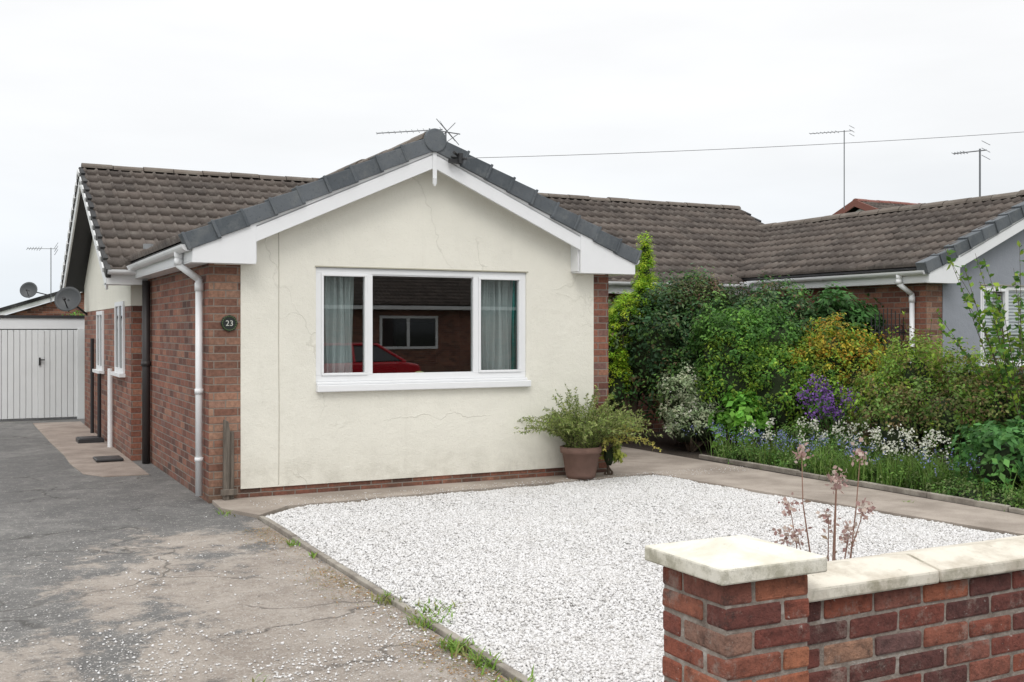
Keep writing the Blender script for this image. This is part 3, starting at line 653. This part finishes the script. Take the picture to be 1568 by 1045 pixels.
# ---------------------------------------------------------------- vegetation
GAIN=1.85
def unit(n):
    v=rng.normal(size=(n,3)); return v/np.linalg.norm(v,axis=1)[:,None]
def leafquads(P,T,B,L,Wd,droop=.0):
    L=L[:,None];Wd=Wd[:,None]; n=len(P)
    a=P; b=P+T*L*.45+B*Wd*.5; c=P+T*L; d=P+T*L*.45-B*Wd*.5
    c=c.copy(); c[:,2]-=(L[:,0]*droop)
    V=np.stack([a,b,c,d],1).reshape(-1,3); F=np.arange(4*n).reshape(n,4); return V,F
def foliage(name,clumps,n,size,pal,sub=30,subr=.15,aspect=.55,core=.66,shade=(.5,1.5),stem=True,up=.3,base=None):
    P=root(name) ; clumps=[np.array(c,float) for c in clumps]
    C=[];O=[]
    for c in clumps:
        area=(c[3]*c[4]+c[3]*c[5]+c[4]*c[5])
        m=max(8,int(sub*area/.25)); d=unit(m); d[:,2]=np.where(d[:,2]<-.35,-d[:,2],d[:,2])
        C.append(c[:3]+d*c[3:6]*rng.uniform(.66,1.18,(m,1))); O.append(d)
    C=np.vstack(C);O=np.vstack(O); m=len(C)
    sh=rng.uniform(*shade,m); sr=subr*rng.uniform(.6,1.4,m); ph=rng.integers(0,len(pal),m)
    i=rng.integers(0,m,n); off=unit(n)*(rng.random((n,1))**.45)*sr[i][:,None]
    p=C[i]+off; p[:,2]=np.maximum(p[:,2],.03)
    nr=off/np.linalg.norm(off,axis=1)[:,None]*.5+O[i]*.5+unit(n)*.6+np.array([0,0,up]); nr/=np.linalg.norm(nr,axis=1)[:,None]
    T=np.cross(nr,unit(n)); T/=np.linalg.norm(T,axis=1)[:,None]; B=np.cross(nr,T)
    L=size*rng.uniform(.55,1.35,n)
    V,F=leafquads(p,T,B,L,L*aspect,.15)
    pal=np.array(pal); idx=np.where(rng.random(n)<.7,ph[i],rng.integers(0,len(pal),n))
    col=GAIN*pal[idx]*(sh[i]*rng.uniform(.75,1.25,n))[:,None]
    np_mesh('foliage',V,F,M_leaf,P,col=np.clip(col,0,.7))
    bx=base if base is not None else (np.mean([c[0] for c in clumps]),np.mean([c[1] for c in clumps]),0)
    if stem:
        mb=MB()
        for c in clumps:
            for k in range(3):
                e=c[:3]+unit(1)[0]*c[3:6]*.6; md=(np.array(bx)+e)/2+unit(1)[0]*.06
                mb.cyl(bx,md,.022,.014,6); mb.cyl(md,e,.014,.005,6)
        mb.obj('branches',M_bark,P)
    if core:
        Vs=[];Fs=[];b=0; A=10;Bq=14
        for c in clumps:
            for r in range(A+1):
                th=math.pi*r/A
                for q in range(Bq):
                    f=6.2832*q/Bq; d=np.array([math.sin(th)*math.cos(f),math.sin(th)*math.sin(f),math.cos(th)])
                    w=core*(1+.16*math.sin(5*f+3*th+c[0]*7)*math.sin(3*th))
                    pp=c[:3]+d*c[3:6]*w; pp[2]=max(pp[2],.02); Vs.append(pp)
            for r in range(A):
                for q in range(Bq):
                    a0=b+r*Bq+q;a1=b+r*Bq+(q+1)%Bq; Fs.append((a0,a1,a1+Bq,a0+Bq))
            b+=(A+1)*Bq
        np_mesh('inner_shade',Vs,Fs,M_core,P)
    return P
dg=[(.025,.065,.018),(.035,.085,.022),(.05,.11,.03),(.02,.05,.02)]
mg=[(.05,.12,.022),(.075,.16,.028),(.04,.10,.02)]
yg=[(.13,.21,.025),(.18,.25,.03),(.09,.17,.022)]
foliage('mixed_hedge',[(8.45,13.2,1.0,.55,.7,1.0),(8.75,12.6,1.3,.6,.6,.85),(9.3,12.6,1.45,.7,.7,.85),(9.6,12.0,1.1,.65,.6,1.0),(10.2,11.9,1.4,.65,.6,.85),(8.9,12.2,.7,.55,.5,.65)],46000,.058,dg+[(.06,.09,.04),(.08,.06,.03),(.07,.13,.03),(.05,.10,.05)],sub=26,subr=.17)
foliage('red_leaf_shrub',[(9.5,12.5,2.1,.35,.35,.25),(9.15,12.7,2.05,.3,.3,.25)],3500,.045,[(.09,.05,.035),(.07,.09,.03),(.10,.10,.05)],core=0,stem=False)
foliage('conifer_tree',[(8.72,12.85,2.70,.09,.09,.34),(8.70,12.85,2.35,.15,.15,.42),(8.58,12.7,2.0,.18,.18,.42),(8.28,12.7,1.75,.20,.2,.42),(8.12,12.8,1.35,.2,.22,.5),(8.15,12.75,.9,.2,.22,.5)],19000,.042,[(.19,.30,.02),(.13,.25,.02),(.25,.33,.03)],sub=80,subr=.065,aspect=.3,core=.6,up=1.2,shade=(.7,1.3))
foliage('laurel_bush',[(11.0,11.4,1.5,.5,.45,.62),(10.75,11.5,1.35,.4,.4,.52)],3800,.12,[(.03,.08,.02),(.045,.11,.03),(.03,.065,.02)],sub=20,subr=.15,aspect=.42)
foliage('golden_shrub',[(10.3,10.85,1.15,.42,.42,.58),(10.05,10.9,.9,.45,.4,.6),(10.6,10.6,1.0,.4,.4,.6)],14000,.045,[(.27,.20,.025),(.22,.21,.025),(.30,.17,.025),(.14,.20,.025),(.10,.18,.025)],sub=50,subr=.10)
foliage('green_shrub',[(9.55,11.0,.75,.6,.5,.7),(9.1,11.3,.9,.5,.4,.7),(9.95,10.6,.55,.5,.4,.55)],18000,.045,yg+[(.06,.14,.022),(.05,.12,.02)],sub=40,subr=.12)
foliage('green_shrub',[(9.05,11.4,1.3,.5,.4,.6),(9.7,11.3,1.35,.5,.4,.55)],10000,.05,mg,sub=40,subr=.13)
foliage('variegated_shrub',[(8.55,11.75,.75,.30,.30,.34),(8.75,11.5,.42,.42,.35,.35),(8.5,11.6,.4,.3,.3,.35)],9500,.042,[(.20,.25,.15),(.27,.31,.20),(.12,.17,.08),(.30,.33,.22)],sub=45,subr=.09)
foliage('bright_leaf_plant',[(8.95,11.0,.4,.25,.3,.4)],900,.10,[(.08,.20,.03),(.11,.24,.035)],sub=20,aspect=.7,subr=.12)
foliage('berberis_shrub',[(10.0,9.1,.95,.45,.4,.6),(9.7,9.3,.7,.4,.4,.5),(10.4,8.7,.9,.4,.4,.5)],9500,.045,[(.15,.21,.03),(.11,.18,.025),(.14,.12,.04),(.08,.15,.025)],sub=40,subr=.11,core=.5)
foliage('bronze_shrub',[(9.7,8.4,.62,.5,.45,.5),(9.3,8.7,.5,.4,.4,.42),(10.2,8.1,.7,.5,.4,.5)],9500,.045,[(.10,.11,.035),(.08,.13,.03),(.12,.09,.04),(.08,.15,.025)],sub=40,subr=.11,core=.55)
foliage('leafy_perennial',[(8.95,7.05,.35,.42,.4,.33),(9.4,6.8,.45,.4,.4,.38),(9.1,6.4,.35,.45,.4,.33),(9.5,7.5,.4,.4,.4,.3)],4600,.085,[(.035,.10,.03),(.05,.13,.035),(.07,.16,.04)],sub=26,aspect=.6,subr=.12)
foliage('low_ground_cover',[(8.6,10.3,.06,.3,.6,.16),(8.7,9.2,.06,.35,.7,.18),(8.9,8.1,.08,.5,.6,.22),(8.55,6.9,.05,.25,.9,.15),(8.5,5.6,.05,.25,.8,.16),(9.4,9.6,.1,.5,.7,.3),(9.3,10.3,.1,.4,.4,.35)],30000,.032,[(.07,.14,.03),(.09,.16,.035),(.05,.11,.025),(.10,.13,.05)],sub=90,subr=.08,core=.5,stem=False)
def stems(name,origin,n,h,spread,lean=(0,0),leaf=.03,leafn=20,pal=mg,sr=.004,head=None,headn=12,heads=.03,headr=.03,base_r=.05,curve=.3,aspect=.4,bark=None,start=.25,parent=None,nm=''):
    P=parent or root(name); mb=MB(); LP=[];LT=[];HP=[]
    for k in range(n):
        an=random.uniform(0,6.283); r0=base_r*math.sqrt(random.random()); hh=h*random.uniform(.65,1.1); sp=spread*random.uniform(.3,1.15)
        p=Vector((origin[0]+r0*math.cos(an),origin[1]+r0*math.sin(an),origin[2])); last=p; K=5
        d=Vector((math.cos(an),math.sin(an),0))
        for s in range(1,K+1):
            t=s/K; q=p+d*sp*(t**1.6)+Vector((lean[0]*t,lean[1]*t,hh*(t-curve*t*t*sp/h)))+Vector((random.gauss(0,.008),random.gauss(0,.008),0))*h
            mb.cyl(last,q,sr*(1.2-t*.8),sr*(1.05-t*.8),4,False)
            if t>start:
                for l in range(max(1,int(leafn/K))):
                    LP.append(last.lerp(q,random.random())); LT.append((q-last).normalized())
            last=q
        if head:
            for l in range(headn): HP.append(np.array(last)+rng.normal(0,headr,3)*np.array([1,1,1.3]))
    mb.obj('stems'+nm,bark or M_bark,P)
    if LP and leafn>0:
        LP=np.array(LP);T=np.array(LT)*.6+unit(len(LP))*.9;T/=np.linalg.norm(T,axis=1)[:,None];B=np.cross(T,unit(len(LP)));B/=np.linalg.norm(B,axis=1)[:,None]
        L=leaf*rng.uniform(.6,1.4,len(LP)); V,F=leafquads(LP,T,B,L,L*aspect,.1); pa=np.array(pal)
        np_mesh('leaves'+nm,V,F,M_leaf,P,col=np.clip(1.5*pa[rng.integers(0,len(pa),len(LP))]*rng.uniform(.6,1.4,(len(LP),1)),0,.7))
    if head:
        HP=np.array(HP);T=unit(len(HP));B=np.cross(T,unit(len(HP)));B/=np.linalg.norm(B,axis=1)[:,None];L=heads*rng.uniform(.6,1.3,len(HP)); V,F=leafquads(HP,T,B,L,L*.8)
        pa=np.array(head); np_mesh('flower_heads'+nm,V,F,M_leaf,P,col=pa[rng.integers(0,len(pa),len(HP))]*rng.uniform(.8,1.15,(len(HP),1)))
    return P
gst=plain('green_stem',(.08,.13,.03),.7)
stems('slender_tree',(10.3,7.8,0),40,2.55,.75,(-.15,0),.075,75,mg+yg,.007,base_r=.15,aspect=.55,start=.3)
stems('slender_tree',(10.9,9.9,0),14,1.9,.5,(-.2,0),.06,40,yg,.006,base_r=.12,aspect=.4)
stems('spiky_shrub',(9.9,9.2,0),34,1.6,.5,(0,0),.045,70,yg,.004,base_r=.2,aspect=.4)
stems('spiky_shrub',(9.6,8.4,0),28,1.1,.6,(0,0),.04,60,yg+mg+[(.13,.08,.05)],.004,base_r=.2,aspect=.4)
stems('lilac_flowers',(9.62,9.95,0),34,1.0,.35,(0,0),.05,40,mg,.004,head=[(.24,.11,.42),(.30,.16,.48),(.20,.09,.36)],headn=40,heads=.034,headr=.035,base_r=.22)
stems('rose_bush',(9.3,12.3,0),22,2.35,.5,(0,0),.05,50,dg+mg,.006,base_r=.5,aspect=.5,start=.6)
bl=[(.22,.26,.58),(.27,.31,.64),(.34,.36,.62)]; wh=[(.78,.78,.70),(.68,.70,.58)]
B1=root('bluebells')
for i,(x,y) in enumerate([(8.55,10.7),(8.7,10.3),(8.5,9.9),(8.75,9.6),(8.9,9.9),(8.6,8.5),(8.9,8.8),(8.5,10.95),(8.8,8.1),(8.65,6.2),(8.45,9.3),(8.45,10.4),(8.7,9.0),(8.5,7.3)]):
    stems('b',(x,y,.02),12,.42,.16,(-.04,0),.0,0,mg,.0025,head=bl,headn=9,heads=.018,headr=.022,base_r=.18,parent=B1,nm='_%d'%i,bark=gst)
B2=root('white_flowers')
for i,(x,y) in enumerate([(8.75,9.5),(8.50,8.05),(8.65,8.3),(8.55,7.75),(9.1,9.5),(8.9,7.9),(8.5,10.1),(8.95,8.9)]):
    stems('w',(x,y,.02),9,.55,.10,(-.03,0),0,0,mg,.003,head=wh,headn=16,heads=.028,headr=.026,base_r=.10,parent=B2,nm='_%d'%i,bark=gst)
def blades(name,P,h,w,pal,spread=.5):
    n=len(P); an=rng.uniform(0,6.283,n); hh=h*rng.uniform(.5,1.2,n); d=np.stack([np.cos(an),np.sin(an),np.zeros(n)],1); s=np.stack([-np.sin(an),np.cos(an),np.zeros(n)],1)*w
    lean=(spread*hh*rng.uniform(.2,1.2,n))[:,None]; up=np.zeros((n,3)); up[:,2]=hh
    a=P-s;b=P+s;c=P+s*.8+up*.6+d*lean*.4;e=P-s*.8+up*.6+d*lean*.4;t1=P+up*.95+d*lean;t2=t1+s*.15
    V=np.stack([a,b,c,e,t2,t1],1).reshape(-1,3); k=np.arange(n)[:,None]*6; F=np.vstack([k+np.array([0,1,2,3]),k+np.array([3,2,4,5])]); pa=np.array(pal)
    cc=pa[rng.integers(0,len(pa),n)]*rng.uniform(.6,1.3,(n,1)); return np_mesh(name,V,F,M_leaf,None,col=np.vstack([cc,cc]))
pp=[]
for (x,y,r,m) in [(8.55,8.0,.2,200),(8.75,7.7,.2,200),(8.5,9.0,.22,120),(8.6,10.0,.25,120),(8.6,10.7,.25,120),(8.8,9.4,.25,120),(8.5,8.5,.18,160),(8.6,6.4,.25,120),(8.9,8.2,.2,160)]:
    q=rng.normal(0,r*.6,(m,2)); pp.append(np.stack([np.maximum(x+q[:,0],8.34),y+q[:,1],np.full(m,.03)],1))
blades('strappy_leaves',np.vstack(pp),.33,.006,[(.11,.22,.04),(.15,.27,.05),(.19,.28,.07)],.9)
n=600; gx=rng.normal(8.34,.05,n); gy_=rng.uniform(3,11,n); k=np.sin(gy_*4+np.sin(gy_*2))>.1; blades('bed_edge_grass',np.stack([gx,gy_,np.full(n,.03)],1)[k],.09,.003,[(.12,.20,.04),(.17,.21,.07)],.9)
pp=[]
for (x,y,r,m) in [(2.42,5.75,.12,110),(2.30,5.55,.06,60),(2.27,5.05,.06,100),(2.28,4.75,.05,60),(2.26,7.6,.04,12),(2.25,8.1,.04,20),(2.28,6.15,.05,45),(7.9,7.3,.04,25),(2.26,4.3,.08,90),(2.1,9.7,.06,15),(1.2,5.0,.05,10)]:
    q=rng.normal(0,r*.6,(m,2)); pp.append(np.stack([x+q[:,0],y+q[:,1]*1.8,np.full(m,.004)],1))
blades('edging_weeds',np.vstack(pp),.05,.006,[(.18,.32,.05),(.22,.36,.07),(.28,.28,.10)],1.8)
n=5000; X=2.28-np.abs(rng.normal(0,.14,n)); Y=rng.uniform(3.3,8.9,n); k=rng.random(n)<(.2+.8*(np.sin(Y*3+np.sin(Y*7))>0)); X=X[k];Y=Y[k]; n=len(X)
P_=np.stack([X,Y,np.full(n,.008)],1); T=unit(n); T[:,2]*=.15; T/=np.linalg.norm(T,axis=1)[:,None]; B=np.cross(np.array([0,0,1.]),T); L=rng.uniform(.006,.022,n); V,F=leafquads(P_,T,B,L,L*.6)
pa=np.array([(.40,.22,.08),(.28,.18,.08),(.48,.32,.15),(.22,.24,.07)]); np_mesh('leaf_litter',V,F,M_leaf,None,col=pa[rng.integers(0,4,n)])
dst=plain('dry_stalk',(.26,.15,.11),.9,.3)
stems('dried_flower_stalks',(3.36,3.55,0),11,1.04,.13,(0,0),.03,8,[(.25,.18,.12),(.30,.22,.17)],.0065,head=[(.50,.36,.32),(.42,.27,.25),(.55,.46,.40)],headn=46,heads=.022,headr=.017,base_r=.07,bark=dst,start=.4)
PP=root('potted_plant')
MB().lathe((6.02,10.12,.035),[(0,0),(.15,0),(.165,.04),(.205,.27),(.225,.275),(.23,.34),(.205,.345),(.195,.30),(0,.29)],28).obj('terracotta_pot',M_terra,PP,smooth=True)
MB().cyl((6.02,10.12,.30),(6.02,10.12,.335),.19,.19,20).obj('soil',M_soil,PP)
ol=[(.15,.20,.05),(.19,.23,.07),(.11,.16,.045),(.23,.25,.10)]
stems('x',(6.02,10.10,.33),230,.80,.62,(0,-.05),.034,90,ol,.0028,base_r=.15,curve=.75,parent=PP,aspect=.32,start=.05)
stems('x',(6.28,10.08,.33),24,.55,.42,(0.1,-.1),.035,50,[(.34,.30,.08),(.22,.24,.06)],.0028,base_r=.06,curve=1.2,parent=PP,nm='_b',aspect=.5)
foliage('ivy_clump',[(6.42,10.18,.25,.12,.10,.22)],600,.05,[(.12,.18,.04),(.22,.24,.06)],sub=40,subr=.06,aspect=.8,core=.5)

# ---------------------------------------------------------------- fence, gate, bin
FE=root('wooden_fence')
mb=MB(); y=4.5
while y<10.3: mb.box(10.93,10.95,y,y+.135,.1,1.08); y+=.14
mb.box(10.95,10.99,4.5,10.3,.35,.43);mb.box(10.95,10.99,4.5,10.3,.85,.93);mb.box(10.90,10.98,4.5,10.3,1.081,1.12)
for yy in(4.5,6.4,8.35,10.3): mb.box(10.96,11.06,yy-.05,yy+.05,0,1.2)
mb.obj('panels',M_fence,FE,.004)
GT=root('metal_gate'); mb=MB()
gy=10.75
for i in range(9): mb.cyl((10.95+i*.075,gy,.1),(10.95+i*.075,gy,1.82+.12*math.sin(i/8*3.14)),.008,n=6)
for z in(.2,1.0,1.6): mb.box(10.93,11.57,gy-.008,gy+.008,z,z+.02)
for i in range(6):
    cx=11.0+i*.1
    for k in range(10): a0=k*.628;a1=a0+.628; mb.cyl((cx+.04*math.cos(a0),gy,1.67+.04*math.sin(a0)),(cx+.04*math.cos(a1),gy,1.67+.04*math.sin(a1)),.005,n=4)
mb.obj('bars',M_black,GT)
WB=root('wheelie_bin')
mb=MB()
mb.v=[(11.36,8.86,.06),(11.74,8.86,.06),(11.74,9.3,.06),(11.36,9.3,.06),(11.3,8.8,1.12),(11.8,8.8,1.12),(11.8,9.35,1.12),(11.3,9.35,1.12)]
mb.f=[(0,3,2,1),(4,5,6,7),(0,1,5,4),(1,2,6,5),(2,3,7,6),(3,0,4,7)]; mb.t=[0]*6
mb.ext([(11.27,8.77,1.122),(11.83,8.77,1.122),(11.83,8.9,1.19),(11.27,8.9,1.19)],(0,.55,0)); mb.cyl((11.34,9.36,.1),(11.40,9.36,.1),.1,n=16).cyl((11.7,9.36,.1),(11.76,9.36,.1),.1,n=16).cyl((11.3,9.44,1.15),(11.8,9.44,1.15),.018)
mb.obj('bin',M_dark,WB,.015)

# ---------------------------------------------------------------- wire and pole
PO=root('telegraph_pole'); MB().cyl((20,4.9,-.1),(20,4.9,5.6),.14,.10,12).box(19.6,20.4,4.86,4.94,5.2,5.28).obj('pole',M_fence,PO)
WI=root('telephone_wire'); mb=MB(); a=Vector((4.57,10.1,3.41)); b=Vector((20,4.9,5.1)); pr=a
for i in range(1,31):
    t=i/30; q=a.lerp(b,t); q.z-=.45*4*t*(1-t)*.5; mb.cyl(pr,q,.003,n=5); pr=q
mb.obj('wire',plain('cable',(.16,.16,.17)),WI)

# ---------------------------------------------------------------- across the road (seen in the window glass)
OP=root('brick_bungalow')
MB().box(2,26,-26,-18,-.1,2.4).obj('walls',M_brick,OP)
tiled_slope('roof_front',(1.6,-22,4.9),(1,0,0),(0,4.4,-2.3),24.8,4.96,M_tile,OP)
tiled_slope('roof_back',(1.6,-22,4.9),(1,0,0),(0,-4.4,-2.3),24.8,4.96,M_tile,OP)
mb=MB();md=MB()
for xx in(8,14.2,20.5):
    mb.box(xx,xx+2.4,-18.0,-17.94,.9,1.0).box(xx,xx+2.4,-18,-17.94,2.08,2.18).box(xx,xx+.1,-18,-17.94,1.0,2.08).box(xx+2.3,xx+2.4,-18,-17.94,1.0,2.08).box(xx+1.1,xx+1.22,-18,-17.94,1.0,2.08)
    md.box(xx+.05,xx+2.35,-17.99,-17.97,.95,2.13)
mb.box(1.6,26.4,-17.7,-17.6,2.42,2.56)
mb.obj('windows',M_white,OP); md.obj('glass',M_dglass,OP)
box('road_kerb.001',-60,60,-9.15,-9,-.2,-.004,M_kerb); box('pavement.001',-60,60,-11,-9.15,-.138,-.008,M_pave)
CR=root('parked_car'); red=G('car_paint',.25); red.col((.62,.01,.025)); red.b.inputs['Coat Weight'].default_value=.6
y0=-6.1;dz=-.13
mb=MB(); 
body=[(6.4,.32),(6.32,.60),(6.42,.84),(7.15,.95),(9.85,.98),(10.3,.90),(10.4,.65),(10.35,.32),(9.95,.28),(9.8,.5),(9.55,.6),(9.3,.5),(9.18,.26),(7.72,.26),(7.6,.5),(7.35,.6),(7.1,.5),(6.95,.28)]
mb.ext([(x,y0,z+dz) for x,z in body],(0,1.7,0)); mb.obj('body',red.mat,CR,.05)
mb=MB()
mb.v=[(7.1,y0+.05,.82),(9.95,y0+.05,.84),(9.95,y0+1.65,.84),(7.1,y0+1.65,.82),(7.85,y0+.22,1.26),(9.25,y0+.22,1.26),(9.25,y0+1.48,1.26),(7.85,y0+1.48,1.26)]
mb.f=[(0,3,2,1),(4,5,6,7),(0,1,5,4),(1,2,6,5),(2,3,7,6),(3,0,4,7)]; mb.t=[0]*6; mb.obj('glasshouse',M_dglass,CR,.04)
MB().box(7.83,9.27,y0+.2,y0+1.5,1.255,1.31).cyl((7.1,y0+.07,.84),(7.87,y0+.22,1.28),.03).cyl((7.1,y0+1.63,.84),(7.87,y0+1.48,1.28),.03).cyl((9.95,y0+.07,.84),(9.23,y0+.22,1.28),.04).cyl((9.95,y0+1.63,.84),(9.23,y0+1.48,1.28),.04).cyl((8.6,y0+1.64,.84),(8.6,y0+1.48,1.28),.035).cyl((8.6,y0+.07,.84),(8.6,y0+.22,1.28),.035).obj('roof',red.mat,CR,.02)
mb=MB()
for x in(7.35,9.55):
    for y in(y0-.01,y0+1.51): mb.cyl((x,y,.17),(x,y+.2,.17),.29,n=24)
mb.obj('wheels',M_black,CR,.03)
mb=MB()
for x in(7.35,9.55): mb.cyl((x,y0+1.705,.17),(x,y0+1.72,.17),.17,n=20)
mb.obj('hub_caps',M_alu,CR)
foliage('distant_trees',[(30,55,2.2,6,3,2),(16,52,1.6,6,3,1.6)],3000,.3,dg+mg,sub=2,subr=.8,core=.85)
foliage('garden_shrub',[(2.7,29.5,1.6,.7,.5,.40)],1500,.07,mg,sub=20,subr=.15)

# ---------------------------------------------------------------- world, sun, camera
w=bpy.data.worlds.new('World'); scene.world=w; w.use_nodes=True; nt=w.node_tree; bg=nt.nodes['Background']; bg.inputs[1].default_value=.105
sky=nt.nodes.new('ShaderNodeTexSky'); sky.sky_type='NISHITA'; sky.sun_disc=False; sky.sun_elevation=math.radians(50); sky.sun_rotation=math.radians(206.6)
tc=nt.nodes.new('ShaderNodeTexCoord'); sp=nt.nodes.new('ShaderNodeSeparateXYZ'); nt.links.new(tc.outputs['Generated'],sp.inputs[0])
rp=nt.nodes.new('ShaderNodeMapRange'); nt.links.new(sp.outputs[2],rp.inputs[0]); rp.inputs[1].default_value=0;rp.inputs[2].default_value=1
cr=nt.nodes.new('ShaderNodeValToRGB'); nt.links.new(rp.outputs[0],cr.inputs[0]); e=cr.color_ramp.elements
e[0].position=0;e[0].color=(.48,.52,.56,1); e[1].position=1;e[1].color=(1,1,1,1)
for p,c in((.07,(.525,.545,.57)),(.16,(.57,.575,.58)),(.28,(.61,.61,.61)),(.4,(.68,.68,.68))):
    q=e.new(p); q.color=(*c,1)
mp=nt.nodes.new('ShaderNodeMapping'); mp.inputs['Scale'].default_value=(1,1,4.5); nt.links.new(tc.outputs['Generated'],mp.inputs[0])
nz=nt.nodes.new('ShaderNodeTexNoise'); nz.inputs['Scale'].default_value=1.8; nz.inputs['Detail'].default_value=5; nt.links.new(mp.outputs[0],nz.inputs['Vector'])
mr_=nt.nodes.new('ShaderNodeMapRange'); nt.links.new(nz.outputs['Fac'],mr_.inputs[0]); mr_.inputs[1].default_value=.3;mr_.inputs[2].default_value=.7;mr_.inputs[3].default_value=17*.90;mr_.inputs[4].default_value=17*1.06
vm=nt.nodes.new('ShaderNodeVectorMath'); vm.operation='SCALE'; nt.links.new(cr.outputs[0],vm.inputs[0]); nt.links.new(mr_.outputs[0],vm.inputs['Scale'])
mx=nt.nodes.new('ShaderNodeMix'); mx.data_type='RGBA'; mx.inputs[0].default_value=.93; nt.links.new(sky.outputs[0],mx.inputs[6]); nt.links.new(vm.outputs[0],mx.inputs[7]); nt.links.new(mx.outputs[2],bg.inputs[0])
sd=bpy.data.lights.new('sun','SUN'); sd.energy=1.05; sd.angle=math.radians(25); sd.color=(1,.97,.93)
so=link(bpy.data.objects.new('sun',sd)); so.rotation_euler=Vector((.3,.6,-.75*1.06)).to_track_quat('-Z','Y').to_euler()
cam=bpy.data.cameras.new('camera'); cam.sensor_width=36; cam.lens=37.88; cam.shift_y=-.0112; cam.clip_end=2000
co=link(bpy.data.objects.new('camera',cam)); co.location=(0,0,1.65); co.rotation_euler=(math.pi/2,0,math.radians(-27.09)); scene.camera=co
